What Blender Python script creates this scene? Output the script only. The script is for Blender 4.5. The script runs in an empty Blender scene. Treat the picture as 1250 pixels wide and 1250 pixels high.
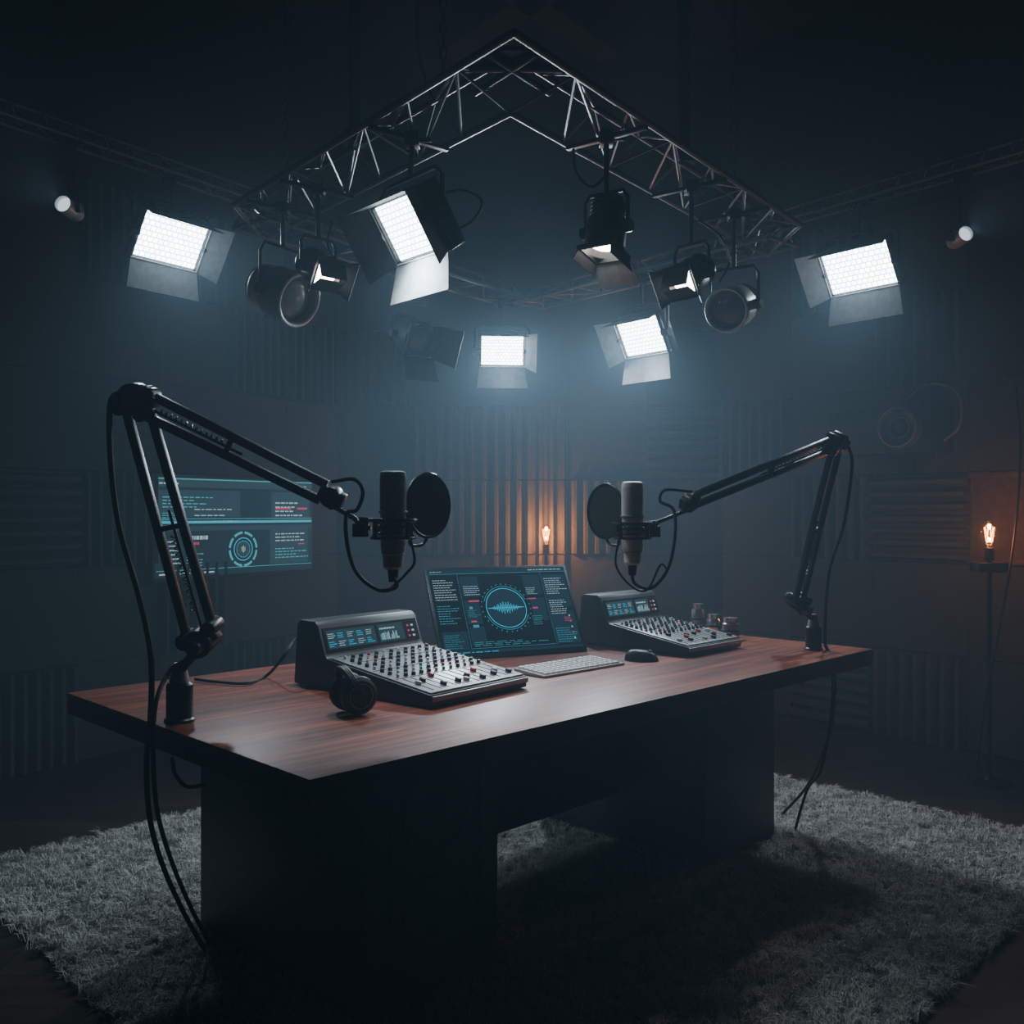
import bpy, bmesh, math, random
import numpy as np
from mathutils import Vector as V, Matrix
R=math.radians
random.seed(7); rng=np.random.default_rng(5)
COL=bpy.context.scene.collection
CAMH=1.25
def P(px,py,d): return V(((px-625)/1160*d, d, CAMH-(py-625)/1160*d))
# ---------------------------------------------------------------- materials
MATS={}
def mat(name,col,rough=.5,metal=0,emit=None,es=0,bump=0,bscale=60,vary=0,coat=0,spec=.5):
    if name in MATS: return MATS[name]
    m=bpy.data.materials.new(name); m.use_nodes=True; nt=m.node_tree; b=nt.nodes['Principled BSDF']
    c=(*col,1)
    b.inputs['Base Color'].default_value=c; b.inputs['Roughness'].default_value=rough; b.inputs['Metallic'].default_value=metal
    b.inputs['Coat Weight'].default_value=coat; b.inputs['Specular IOR Level'].default_value=spec
    if emit: b.inputs['Emission Color'].default_value=(*emit,1); b.inputs['Emission Strength'].default_value=es
    if bump or vary:
        tc=nt.nodes.new('ShaderNodeTexCoord'); n=nt.nodes.new('ShaderNodeTexNoise'); n.inputs['Scale'].default_value=bscale; n.inputs['Detail'].default_value=4
        nt.links.new(tc.outputs['Object'],n.inputs['Vector'])
        if bump:
            bp=nt.nodes.new('ShaderNodeBump'); bp.inputs['Strength'].default_value=bump; bp.inputs['Distance'].default_value=.01
            nt.links.new(n.outputs['Fac'],bp.inputs['Height']); nt.links.new(bp.outputs['Normal'],b.inputs['Normal'])
        if vary:
            r=nt.nodes.new('ShaderNodeValToRGB'); r.color_ramp.elements[0].position=.3; r.color_ramp.elements[1].position=.7
            r.color_ramp.elements[0].color=(*[x*(1-vary) for x in col],1); r.color_ramp.elements[1].color=(*[min(1,x*(1+vary)) for x in col],1)
            nt.links.new(n.outputs['Fac'],r.inputs['Fac']); nt.links.new(r.outputs['Color'],b.inputs['Base Color'])
    MATS[name]=m; return m
def emis(name,col,s):
    if name in MATS: return MATS[name]
    m=bpy.data.materials.new(name); m.use_nodes=True; nt=m.node_tree; nt.nodes.clear()
    o=nt.nodes.new('ShaderNodeOutputMaterial'); e=nt.nodes.new('ShaderNodeEmission'); e.inputs[0].default_value=(*col,1); e.inputs[1].default_value=s
    nt.links.new(e.outputs[0],o.inputs[0]); MATS[name]=m; return m
M_black=mat('black_metal',(.014,.015,.017),.36,.6,bump=.05,bscale=200)
M_blackp=mat('black_plastic',(.016,.017,.019),.45,0,bump=.05,bscale=300)
M_rubber=mat('black_rubber',(.010,.010,.011),.65,spec=.3)
M_truss=mat('truss_metal',(.12,.135,.15),.4,.6,bump=.05,bscale=90)
M_trussd=mat('dark_truss_metal',(.07,.077,.085),.4,.85)
M_grey=mat('grey_metal',(.28,.29,.31),.38,.7,bump=.04,bscale=150)
M_pale=mat('pale_lamp_metal',(.55,.58,.60),.4,.35,bump=.04,bscale=150)
M_door=mat('barn_door_metal',(.40,.42,.44),.6,.1,bump=.06,bscale=40,vary=.15)
M_doord=mat('dark_barn_door',(.025,.027,.03),.6,.2,vary=.2,bscale=30)
M_mic=mat('mic_metal',(.48,.49,.50),.45,.15,vary=.1,bscale=120)
M_micp=mat('pale_mic_metal',(.80,.78,.78),.45,.1,vary=.08,bscale=120)
M_foam=mat('acoustic_foam',(.070,.086,.100),.95,0,bump=.5,bscale=140,vary=.15,spec=.15)
M_felt=mat('acoustic_felt',(.050,.063,.074),.95,0,bump=.4,bscale=180,vary=.18,spec=.15)
M_wall=mat('wall_paint',(.026,.032,.039),.9,0,bump=.2,bscale=30,vary=.15,spec=.2)
M_ceil=mat('ceiling_paint',(.010,.012,.014),.9,vary=.1,bscale=8)
M_warm=mat('rust_wood',(.085,.055,.042),.7,0,bump=.3,bscale=25,vary=.3)
M_ped=mat('pedestal_paint',(.075,.083,.092),.5,0,bump=.1,bscale=50,vary=.15)
M_white=mat('white_plastic',(.7,.71,.71),.4)
M_red=mat('red_plastic',(.6,.03,.03),.4)
M_teal=mat('teal_plastic',(.05,.35,.33),.4)
M_panel=mat('console_plate',(.38,.39,.40),.38,.4,vary=.08,bscale=60)
M_key=mat('key_plastic',(.42,.43,.44),.5)
M_cone=mat('speaker_cone',(.09,.095,.10),.5)
M_cone2=mat('pale_speaker_cone',(.05,.055,.06),.45)
M_cab=mat('cabinet_vinyl',(.008,.008,.009),.45,bump=.1,bscale=200)
M_bez=mat('bezel',(.06,.065,.07),.35,.4)
M_mesh=mat('pop_mesh',(.010,.010,.012),.8,bump=.6,bscale=500)
M_chrome=mat('chrome',(.75,.76,.77),.25,1)
def woodmat(name,c1,c2,c3,scale,rough,stretch,planks=None,coat=0,spec=.5):
    m=bpy.data.materials.new(name); m.use_nodes=True; nt=m.node_tree; b=nt.nodes['Principled BSDF']
    tc=nt.nodes.new('ShaderNodeTexCoord'); mp=nt.nodes.new('ShaderNodeMapping'); mp.inputs['Scale'].default_value=stretch
    n=nt.nodes.new('ShaderNodeTexNoise'); n.inputs['Scale'].default_value=scale; n.inputs['Detail'].default_value=8; n.inputs['Distortion'].default_value=.6
    r=nt.nodes.new('ShaderNodeValToRGB'); e=r.color_ramp.elements; e[0].position=.3; e[0].color=(*c1,1); e[1].position=.72; e[1].color=(*c3,1)
    k=e.new(.5); k.color=(*c2,1)
    L=nt.links.new; L(tc.outputs['Object'],mp.inputs['Vector']); L(mp.outputs['Vector'],n.inputs['Vector']); L(n.outputs['Fac'],r.inputs['Fac'])
    out=r.outputs['Color']
    if planks:
        br=nt.nodes.new('ShaderNodeTexBrick'); br.inputs['Scale'].default_value=1; br.inputs['Brick Width'].default_value=planks[0]; br.inputs['Row Height'].default_value=planks[1]
        br.inputs['Mortar Size'].default_value=planks[2]; br.inputs['Color1'].default_value=(1,1,1,1); br.inputs['Color2'].default_value=(.6,.6,.6,1); br.inputs['Mortar'].default_value=(.25,.25,.25,1)
        mx=nt.nodes.new('ShaderNodeMix'); mx.data_type='RGBA'; mx.blend_type='MULTIPLY'; mx.inputs[0].default_value=1
        L(tc.outputs['Object'],br.inputs['Vector']); L(out,mx.inputs[6]); L(br.outputs['Color'],mx.inputs[7]); out=mx.outputs[2]
    L(out,b.inputs['Base Color']); b.inputs['Roughness'].default_value=rough; b.inputs['Coat Weight'].default_value=coat; b.inputs['Coat Roughness'].default_value=.3; b.inputs['Specular IOR Level'].default_value=spec
    bp=nt.nodes.new('ShaderNodeBump'); bp.inputs['Strength'].default_value=.12; bp.inputs['Distance'].default_value=.01
    L(n.outputs['Fac'],bp.inputs['Height']); L(bp.outputs['Normal'],b.inputs['Normal'])
    return m
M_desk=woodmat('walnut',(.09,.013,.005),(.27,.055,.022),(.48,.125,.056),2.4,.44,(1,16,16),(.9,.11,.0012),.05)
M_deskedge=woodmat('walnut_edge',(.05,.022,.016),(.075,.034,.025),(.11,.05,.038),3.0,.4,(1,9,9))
M_floor=woodmat('dark_floor_wood',(.016,.011,.009),(.028,.019,.015),(.045,.030,.022),2.0,.6,(1,7,1),(1.4,.16,.004),0,.2)
def ledmat():
    m=bpy.data.materials.new('led_array'); m.use_nodes=True; nt=m.node_tree; nt.nodes.clear()
    o=nt.nodes.new('ShaderNodeOutputMaterial'); e=nt.nodes.new('ShaderNodeEmission'); tc=nt.nodes.new('ShaderNodeTexCoord'); b=nt.nodes.new('ShaderNodeTexBrick')
    b.inputs['Scale'].default_value=1; b.inputs['Brick Width'].default_value=.085; b.inputs['Row Height'].default_value=.075; b.inputs['Mortar Size'].default_value=.007
    b.inputs['Color1'].default_value=(.82,.95,1,1); b.inputs['Color2'].default_value=(.58,.74,.82,1); b.inputs['Mortar'].default_value=(.12,.17,.20,1)
    nt.links.new(tc.outputs['UV'],b.inputs['Vector']); nt.links.new(b.outputs['Color'],e.inputs[0]); e.inputs[1].default_value=17; nt.links.new(e.outputs[0],o.inputs[0]); return m
M_led=ledmat()
M_lens_on=emis('lit_lens',(1,.93,.82),14)
M_spot_on=emis('lit_spot_lens',(.65,.80,.92),1.3)
M_lens_off=mat('dark_lens',(.07,.08,.09),.15,0,coat=1)
M_lens_grey=mat('grey_lens',(.20,.22,.24),.25,0,coat=.6)
M_fil=emis('filament',(1,.42,.10),32)
def glassmat(name,col,tr=.85):
    m=bpy.data.materials.new(name); m.use_nodes=True; nt=m.node_tree; nt.nodes.clear()
    o=nt.nodes.new('ShaderNodeOutputMaterial'); t=nt.nodes.new('ShaderNodeBsdfTransparent'); g=nt.nodes.new('ShaderNodeBsdfGlossy'); mx=nt.nodes.new('ShaderNodeMixShader')
    t.inputs[0].default_value=(*col,1); g.inputs['Roughness'].default_value=.08; mx.inputs[0].default_value=1-tr
    nt.links.new(t.outputs[0],mx.inputs[1]); nt.links.new(g.outputs[0],mx.inputs[2]); nt.links.new(mx.outputs[0],o.inputs[0]); return m
M_bulb=glassmat('amber_bulb_glass',(1,.78,.5),.80)
# ---------------------------------------------------------------- mesh builder
def frame(o,x,y,z):
    m=Matrix.Identity(4)
    for i,c in enumerate((x,y,z)):
        for j in range(3): m[j][i]=c[j]
    for j in range(3): m[j][3]=o[j]
    return m
def catmull(pts,n=8):
    pts=[V(p) for p in pts]; q=[pts[0]*2-pts[1]]+pts+[pts[-1]*2-pts[-2]]; out=[]
    for i in range(1,len(q)-2):
        a,b,c,d=q[i-1],q[i],q[i+1],q[i+2]
        for k in range(n):
            t=k/n; out.append(.5*((2*b)+(c-a)*t+(2*a-5*b+4*c-d)*t*t+(3*b-a-3*c+d)*t**3))
    out.append(pts[-1]); return out
class MB:
    def __init__(s): s.v=[]; s.f=[]
    def add(s,vs,fs,M=None):
        k=len(s.v)
        for p in vs: s.v.append(tuple(M@V(p)) if M is not None else tuple(p))
        for f in fs: s.f.append([i+k for i in f])
        return s
    def box(s,c,d,M=None):
        x,y,z=[a/2 for a in d]; c=V(c)
        vs=[c+V((i*x,j*y,k*z)) for k in(-1,1) for j in(-1,1) for i in(-1,1)]
        return s.add(vs,[(0,2,3,1),(4,5,7,6),(0,1,5,4),(2,6,7,3),(0,4,6,2),(1,3,7,5)],M)
    def cyl(s,p,q,r,r2=None,n=16,M=None):
        p=V(p);q=V(q); r2=r if r2 is None else r2; d=(q-p).normalized()
        a=d.orthogonal().normalized(); b=d.cross(a); vs=[]
        for c,rr in((p,r),(q,r2)):
            for i in range(n):
                t=2*math.pi*i/n; vs.append(c+(a*math.cos(t)+b*math.sin(t))*rr)
        fs=[(i,(i+1)%n,n+(i+1)%n,n+i) for i in range(n)]+[tuple(range(n-1,-1,-1)),tuple(range(n,2*n))]
        return s.add(vs,fs,M)
    def tube(s,pts,r,n=8,M=None,closed=False):
        pts=[V(p) for p in pts]; m=len(pts); vs=[]; a=None
        for i,p in enumerate(pts):
            if closed: d=(pts[(i+1)%m]-pts[i-1]).normalized()
            else: d=(pts[min(i+1,m-1)]-pts[max(i-1,0)]).normalized()
            if a is None: a=d.orthogonal().normalized()
            a=(a-d*a.dot(d)); a=a.normalized() if a.length>1e-6 else d.orthogonal().normalized()
            b=d.cross(a)
            for k in range(n):
                t=2*math.pi*k/n; vs.append(p+(a*math.cos(t)+b*math.sin(t))*r)
        fs=[]
        for i in range(m if closed else m-1):
            j=(i+1)%m
            for k in range(n): fs.append((i*n+k,i*n+(k+1)%n,j*n+(k+1)%n,j*n+k))
        if not closed: fs+= [tuple(range(n-1,-1,-1)),tuple(range((m-1)*n,m*n))]
        return s.add(vs,fs,M)
    def ring(s,c,nrm,Rr,r,n=32,k=8,M=None,a0=0,a1=360):
        c=V(c); d=V(nrm).normalized(); a=d.orthogonal().normalized(); b=d.cross(a); full=(a1-a0)>=360
        cnt=n if full else n+1
        pts=[c+(a*math.cos(R(a0+(a1-a0)*i/n))+b*math.sin(R(a0+(a1-a0)*i/n)))*Rr for i in range(cnt)]
        return s.tube(pts,r,k,M,closed=full)
    def lathe(s,prof,M=None,n=32):       # prof (r,z) about local z
        vs=[];fs=[]
        for r,z in prof:
            for i in range(n):
                t=2*math.pi*i/n; vs.append((r*math.cos(t),r*math.sin(t),z))
        for j in range(len(prof)-1):
            for i in range(n): fs.append((j*n+i,j*n+(i+1)%n,(j+1)*n+(i+1)%n,(j+1)*n+i))
        if prof[0][0]>1e-5: fs.append(tuple(range(n-1,-1,-1)))
        if prof[-1][0]>1e-5: fs.append(tuple(range((len(prof)-1)*n,len(prof)*n)))
        return s.add(vs,fs,M)
    def prism(s,poly,x0,x1,M=None):      # poly in (y,z), extruded on x
        n=len(poly); vs=[(x0,a,b) for a,b in poly]+[(x1,a,b) for a,b in poly]
        fs=[tuple(range(n-1,-1,-1)),tuple(range(n,2*n))]+[(i,(i+1)%n,n+(i+1)%n,n+i) for i in range(n)]
        return s.add(vs,fs,M)
    def sheet(s,quad,t,M=None):          # 4 points -> thin plate
        q=[V(p) for p in quad]; nn=(q[1]-q[0]).cross(q[3]-q[0]).normalized()*t
        vs=q+[p+nn for p in q]
        return s.add(vs,[(3,2,1,0),(4,5,6,7)]+[(i,(i+1)%4,4+(i+1)%4,4+i) for i in range(4)],M)
    def beam(s,p,q,w,h,up=(0,0,1),M=None):
        p=V(p);q=V(q); d=(q-p); L=d.length; d.normalize(); u=V(up); sx=d.cross(u)
        if sx.length<1e-4: sx=d.orthogonal()
        sx.normalize(); uz=sx.cross(d); F=frame((p+q)/2,d,sx,uz)
        return s.box((0,0,0),(L,w,h),(M@F) if M is not None else F)
    def build(s,name,m,parent=None,bevel=0,smooth=True):
        me=bpy.data.meshes.new(name); me.from_pydata(s.v,[],s.f)
        bm=bmesh.new(); bm.from_mesh(me)
        if bevel:
            es=[e for e in bm.edges if len(e.link_faces)==2 and e.calc_face_angle(0)>R(35)]
            try: bmesh.ops.bevel(bm,geom=es,offset=bevel,segments=2,profile=.5,affect='EDGES',clamp_overlap=True)
            except Exception: pass
        bmesh.ops.remove_doubles(bm,verts=bm.verts,dist=1e-6)
        bmesh.ops.recalc_face_normals(bm,faces=bm.faces); bm.to_mesh(me); bm.free()
        if smooth:
            me.polygons.foreach_set('use_smooth',[True]*len(me.polygons)); me.set_sharp_from_angle(angle=R(38))
        me.materials.append(m); o=bpy.data.objects.new(name,me); COL.objects.link(o)
        if parent: o.parent=parent
        return o
def tag(o,label,cat,group=None,kind=None):
    o['label']=label; o['category']=cat
    if group: o['group']=group
    if kind: o['kind']=kind
    return o
def thing(name,label,cat,loc=(0,0,0),rz=0,group=None):
    o=bpy.data.objects.new(name,None); COL.objects.link(o); o.location=loc; o.rotation_euler=(0,0,rz); o.empty_display_size=.05
    return tag(o,label,cat,group)
def struct(o): o['kind']='structure'; return o
def uvplane(name,w,h,M,m,parent):
    me=bpy.data.meshes.new(name); vs=[M@V((x*w/2,0,z*h/2)) for x,z in((-1,-1),(1,-1),(1,1),(-1,1))]
    me.from_pydata([tuple(v) for v in vs],[],[(0,1,2,3)]); uv=me.uv_layers.new(name='UVMap')
    for i,c in enumerate(((0,0),(1,0),(1,h/w),(0,h/w))): uv.data[i].uv=c
    me.materials.append(m); o=bpy.data.objects.new(name,me); COL.objects.link(o); o.parent=parent; return o
# ---------------------------------------------------------------- room
H=4.2
Bc=V((-1.16,6.2,0)); Cc=V((1.384,6.2,0))
dL=V((-1.24,-1.74,0)).normalized(); dR=V((1.026,-1.25,0)).normalized()
A=Bc+dL*4.7; D=Cc+dR*4.3
E=V((A.x,-1.6,0)); G=V((D.x,-1.6,0))
def wall(name,p,q):
    m=MB(); d=(q-p).normalized(); n=V((d.y,-d.x,0))      # room lies on the n side; slab outward
    c=[p-d*.1,q+d*.1,q+d*.1-n*.12,p-d*.1-n*.12]
    vs=[(*v.xy,0) for v in c]+[(*v.xy,H) for v in c]
    m.add(vs,[(3,2,1,0),(4,5,6,7),(0,1,5,4),(1,2,6,5),(2,3,7,6),(3,0,4,7)])
    return struct(m.build(name,M_wall,smooth=False))
wall('wall_left',A,Bc); wall('wall_back',Bc,Cc); wall('wall_right',Cc,D)
wall('wall_right_side',D,G); wall('wall_front',G,E); wall('wall_left_side',E,A)
fl=MB(); fl.box((0,0,0),(10,9,.1)); fo=fl.build('floor',M_floor,smooth=False); struct(fo); fo.location=(0,2.4,-.05)
ce=MB(); ce.box((0,2.4,H+.05),(9,9,.1)); struct(ce.build('ceiling',M_ceil,smooth=False))
k=1
for p,q in(((-3.2,1.2),(.6,5.8)),((3.2,1.4),(-.4,5.8)),((-2.9,3.3),(2.9,3.3))):
    b=MB(); b.beam((*p,H-.09),(*q,H-.09),.16,.18); struct(b.build('trim_%d'%k,M_felt)); k+=1
for nm,p,q in(('baseboard_left',A,Bc),('baseboard_back',Bc,Cc),('baseboard_right',Cc,D)):
    d=(q-p).normalized(); n=V((d.y,-d.x,0)); b=MB(); b.beam(V((*(p+n*.01).xy,.03)),V((*(q+n*.01).xy,.03)),.02,.06); struct(b.build(nm,M_black))
# acoustic panels
PH=.475
def pmesh(kind):
    m=MB()
    if kind=='flat':
        m.box((0,.022,PH/2),(.996,.044,PH+.002))
    elif kind=='h':
        m.box((0,.01,PH/2),(.99,.02,PH-.004)); n=7; s=(PH-.012)/n
        for i in range(n):
            z=.006+i*s; m.prism([(.02,z+.002),(.09,z+s*.30),(.09,z+s*.60),(.02,z+s*.85)],-.4925,.4925)
    else:
        m.box((0,.01,PH/2),(.99,.02,PH-.004)); n=7; s=.985/n
        for i in range(n):
            x=-.4925+i*s; vs=[]
            for z in(.002,PH-.002): vs+=[(x+s*.12,.02,z),(x+s*.36,.09,z),(x+s*.64,.09,z),(x+s*.88,.02,z)]
            m.add(vs,[(0,1,2,3),(7,6,5,4),(0,4,5,1),(1,5,6,2),(2,6,7,3),(3,7,4,0)])
    return m
PROTO={}
def panel(kind,pos,ang,w,label):
    if kind not in PROTO:
        o=pmesh(kind).build('acoustic_panel',M_felt if kind=='flat' else M_foam,smooth=False,bevel=.002 if kind=='flat' else 0); PROTO[kind]=o.data
    else:
        o=bpy.data.objects.new('acoustic_panel',PROTO[kind]); COL.objects.link(o)
    o.location=pos; o.rotation_euler=(0,0,ang); o.scale=(w,1,1)
    tag(o,label,'acoustic panel','acoustic panels covering the studio walls'); return o
ROWW=['bottom','second','third','fourth','fifth','sixth','seventh']
COLW=['first','second','third','fourth','fifth','sixth','seventh']
DESC={'flat':'flat grey felt panel','h':'horizontally ridged foam panel','v':'vertically ridged foam panel'}
def panels(p,d,pitch,cols,layout,wname,start):
    n=V((-d.y,d.x,0)); cen=V((0,2.4,0)); n=n if (cen-p).dot(n)>0 else -n
    ang=math.atan2(n.y,n.x)-math.pi/2
    for c in range(cols):
        for r in range(6):
            kd=layout[c][r]
            if kd=='-': continue
            kind={'f':'flat','h':'h','v':'v'}[kd]
            q=p+d*(pitch*(c+.5))+n*.001
            panel(kind,(q.x,q.y,.015+r*.482),ang,pitch,'%s, %s wall, %s row, %s from %s'%(DESC[kind],wname,ROWW[r],COLW[c],start))
panels(Bc,dL,.445,6,['ffffvf','vfffvf','fvfffv','ffvffv','vfhfff','fhfvff'],'left','back corner')
panels(Cc,dR,.535,5,['fffvff','hfvffv','vfhfvf','ff-fff','fhfvff'],'right','back corner')
panels(Bc,V((1,0,0)),.5088,5,['ffffvf','ffvvff','fvvvff','ffvfff','fffhff'],'back','left corner')
q=Cc+dR*(.535*3.5); nR=V((-dR.y,dR.x,0)); nR=nR if nR.dot(V((0,2.4,0))-Cc)>0 else -nR; angR=math.atan2(nR.y,nR.x)-math.pi/2
w=MB(); w.box((0,.02,.24),(.52,.04,.465)); w.box((0,.045,.02),(.52,.02,.03)); w.box((0,.045,.46),(.52,.02,.03))
o=w.build('wood_panel',M_warm,bevel=.004); q=q+nR*.002; o.location=(q.x,q.y,.98); o.rotation_euler=(0,0,angR); tag(o,'rust brown wooden wall panel lit orange behind the filament bulb on the right','wall panel')
# ---------------------------------------------------------------- desk
F0=V((-.378,1.775,0)); s2=.70711
desk=thing('studio_desk','long walnut topped desk on two dark pedestals on the shag rug','desk',F0,R(45))
def dbox(name,u0,u1,v0,v1,z0,z1,m,bev=.003,par=None):
    b=MB(); b.box(((u0+u1)/2,(v0+v1)/2,(z0+z1)/2),(u1-u0,v1-v0,z1-z0)); return b.build(name,m,par or desk,bevel=bev)
dbox('desktop',0,2.4,0,1.21,.740,.75,M_desk,.0025)
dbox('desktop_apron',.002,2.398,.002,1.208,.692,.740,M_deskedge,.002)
p1=dbox('pedestal',.36,.80,.32,1.14,.012,.692,M_ped); p2=dbox('pedestal',1.80,2.26,.32,1.14,.012,.692,M_ped)
dbox('modesty_panel',.80,1.80,.70,.73,.20,.692,M_ped)
for pp,uc,zs,rr in((p1,.585,(.50,.22),.115),):
    for z in zs:
        b=MB(); Mx=frame((uc,.32,z),(1,0,0),(0,0,1),(0,-1,0))
        b.lathe([(rr,0),(rr,.010),(rr*.9,.014),(rr*.82,.004),(rr*.4,.002),(rr*.3,.012),(.0,.02)],Mx,40); b.build('speaker_driver',M_cone,pp)
    b=MB(); 
    for (a,c,e,f) in((uc-.15,uc-.145,.05,.66),(uc+.145,uc+.15,.05,.66)): b.box(((a+c)/2,.318,(e+f)/2),(c-a,.006,f-e))
    for z in(.05,.66): b.box((uc,.318,z),(.30,.006,.005))
    b.build('speaker_frame',M_cone,pp)
# ---------------------------------------------------------------- rug
rug=thing('shag_rug','large pale grey shaggy rug lying under the walnut desk','rug',F0,R(45))
U0,U1,V0,V1=-.03,3.0,-.57,2.14
b=MB(); b.box(((U0+U1)/2,(V0+V1)/2,.005),(U1-U0,V1-V0,.01)); m_back=mat('rug_backing',(.16,.165,.17),.95); b.build('backing',m_back,rug)
nt_=22000; per=14
cu=rng.uniform(U0-.015,U1+.015,nt_); cv=rng.uniform(V0-.015,V1+.015,nt_)
ok=~(((cu>.37)&(cu<.79)|(cu>1.81)&(cu<2.25))&(cv>.33)&(cv<1.13)); cu=cu[ok]; cv=cv[ok]; nt_=len(cu)
la=rng.uniform(0,2*np.pi,nt_); ll=rng.uniform(.5,1.3,nt_); hh=rng.uniform(.018,.036,nt_)
N=nt_*per; idx=np.repeat(np.arange(nt_),per)
bx=cu[idx]+rng.normal(0,.006,N); by=cv[idx]+rng.normal(0,.006,N)
L_=hh[idx]*rng.uniform(.7,1.2,N); an=la[idx]+rng.normal(0,.7,N); le=ll[idx]*L_*rng.uniform(.6,1.5,N)
wd=rng.uniform(.0010,.0018,N); wa=rng.uniform(0,2*np.pi,N)
wx=np.cos(wa)*wd; wy=np.sin(wa)*wd
co=np.zeros((N,5,3)); z0=.009
co[:,0]=np.stack([bx-wx,by-wy,np.full(N,z0)],1); co[:,1]=np.stack([bx+wx,by+wy,np.full(N,z0)],1)
mx_=bx+np.cos(an)*le*.35; my_=by+np.sin(an)*le*.35; mz=z0+L_*.75
co[:,2]=np.stack([mx_+wx*.8,my_+wy*.8,mz],1); co[:,3]=np.stack([mx_-wx*.8,my_-wy*.8,mz],1)
co[:,4]=np.stack([bx+np.cos(an)*le,by+np.sin(an)*le,z0+L_*.8],1)
me=bpy.data.meshes.new('pile'); me.vertices.add(N*5); me.vertices.foreach_set('co',co.reshape(-1))
base=(np.arange(N)*5)[:,None]; lp=(base+np.array([0,1,2,3,3,2,4])[None]).reshape(-1)
me.loops.add(N*7); me.loops.foreach_set('vertex_index',lp.astype(np.int32))
ls=(np.arange(N)*7)[:,None]+np.array([0,4])[None]; me.polygons.add(N*2); me.polygons.foreach_set('loop_start',ls.reshape(-1).astype(np.int32))
me.polygons.foreach_set('loop_total',np.tile([4,3],N).astype(np.int32)); me.update(calc_edges=True)
me.materials.append(mat('rug_wool',(.54,.545,.54),.95,vary=.25,bscale=6,spec=.1)); o=bpy.data.objects.new('pile',me); COL.objects.link(o); o.parent=rug; o['kind']='stuff'
# ---------------------------------------------------------------- truss
TH=2.35
SEGS=[]
def tri_arm(name,p,q,parent,w=.27,h=.13,r=.0105,m=M_truss,seg=7,br=.0045,mit=0,off=(0,0)):
    p=V((*p,0));q=V((*q,0)); d=(q-p).normalized(); n=V((-d.y,d.x,0))
    SEGS.append((p+V((*off,0)),q+V((*off,0)),w))
    if n.y<0: n=-n                       # inner side
    ofs=[n*w/2,-n*w/2,V((0,0,h))]; sh=[d*mit,-d*mit,V((0,0,0))]; st=[p+ofs[i]+sh[i] for i in range(3)]; en=[q+ofs[i]+sh[i] for i in range(3)]
    cho=MB()
    for i in range(3): cho.cyl(st[i],en[i],r if i<2 else r*.85,n=10)
    arm=cho.build(name,m,parent); bb=MB(); pt=lambda i,t: st[i]+(en[i]-st[i])*t
    for i in range(seg):
        t0=i/seg; t1=(i+1)/seg; tm=(t0+t1)/2
        for s_ in(0,1):
            if not(mit and i==0): bb.cyl(pt(s_,t0),pt(2,tm),br,n=6)
            if not mit or (i+s_)%2: bb.cyl(pt(2,tm),pt(s_,t1),br,n=6)
        if i%2==0: bb.cyl(pt(0,t0),pt(1,t1),br,n=6)
        else: bb.cyl(pt(1,t0),pt(0,t1),br,n=6)
        if i or not mit: bb.cyl(pt(0,t0),pt(1,t0),br,n=6)
    for t in ((1,) if mit else (0,1)):
        for i in range(3): bb.cyl(pt(i,t),pt((i+1)%3,t),r*.8,n=8)
    bb.build('bracing',m,arm); return arm
P0=(0,2.4);PL=(-1.0,3.62);P3=(.09,5.05);PR=(1.1,3.86)
truss=thing('lighting_truss','four sided metal lighting truss hanging level above the desk','truss',(0,0,TH))
tri_arm('truss_arm',P0,PL,truss,h=.055,mit=.173,seg=7); tri_arm('truss_arm',P0,PR,truss,h=.055,mit=.173,seg=7)
tri_arm('truss_arm',PL,P3,truss,w=.2,h=.08,r=.011,m=M_truss); tri_arm('truss_arm',P3,PR,truss,w=.2,h=.08,r=.011,m=M_truss)
b=MB(); b.box((0,2.4,.045),(.15,.11,.014)); b.cyl((-.13,2.42,.03),(.13,2.42,.03),.012,n=8); b.cyl((-.10,2.52,.01),(.06,2.34,.03),.01,n=8); b.cyl((.10,2.52,.01),(-.06,2.34,.03),.01,n=8); b.build('corner_block',M_trussd,truss,bevel=.003)
SLZ=2.75
def side_truss(name,p,q,label):
    t=thing(name,label,'truss',(p[0],p[1],SLZ)); pq=(q[0]-p[0],q[1]-p[1])
    tri_arm('truss_arm',(0,0),pq,t,w=.10,h=.07,r=.009,m=M_truss,seg=16,br=.004,off=(p[0],p[1])); return t
dl=V((.64,.95)).normalized(); dr=V((-.68,.87)).normalized()
l0=V((-1.95,3.6))-dl*.8; l1=V((-1.31,4.55))+dl*.15; r0=V((2.15,4.0))-dr*.7; r1=V((1.47,4.87))+dr*.3
side_truss('side_truss',l0,l1,'thin dark lattice truss running up at the left side')
side_truss('side_truss',r0,r1,'thin dark lattice truss running up at the right side')
def pole(x,y,z0,label,r=.022):
    o=MB(); o.cyl((0,0,0),(0,0,H-z0),r); o.cyl((0,0,0),(0,0,.04),r*1.7); o.cyl((0,0,H-z0-.02),(0,0,H-z0),r*2.2)
    o=o.build('suspension_pole',M_trussd); o.location=(x,y,z0); tag(o,label,'pole','poles holding up the lighting trusses')
pole(-.494,2.99,TH+.055,'dark vertical pole holding the left near arm of the main truss')
pole(.57,3.156,TH+.055,'dark vertical pole holding the right near arm of the main truss')
pole(l0.x+.45*dl.x,l0.y+.45*dl.y,SLZ+.07,'dark vertical pole holding the thin left truss'); pole(r0.x+.4*dr.x,r0.y+.4*dr.y,SLZ+.07,'dark vertical pole holding the thin right truss')
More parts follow.
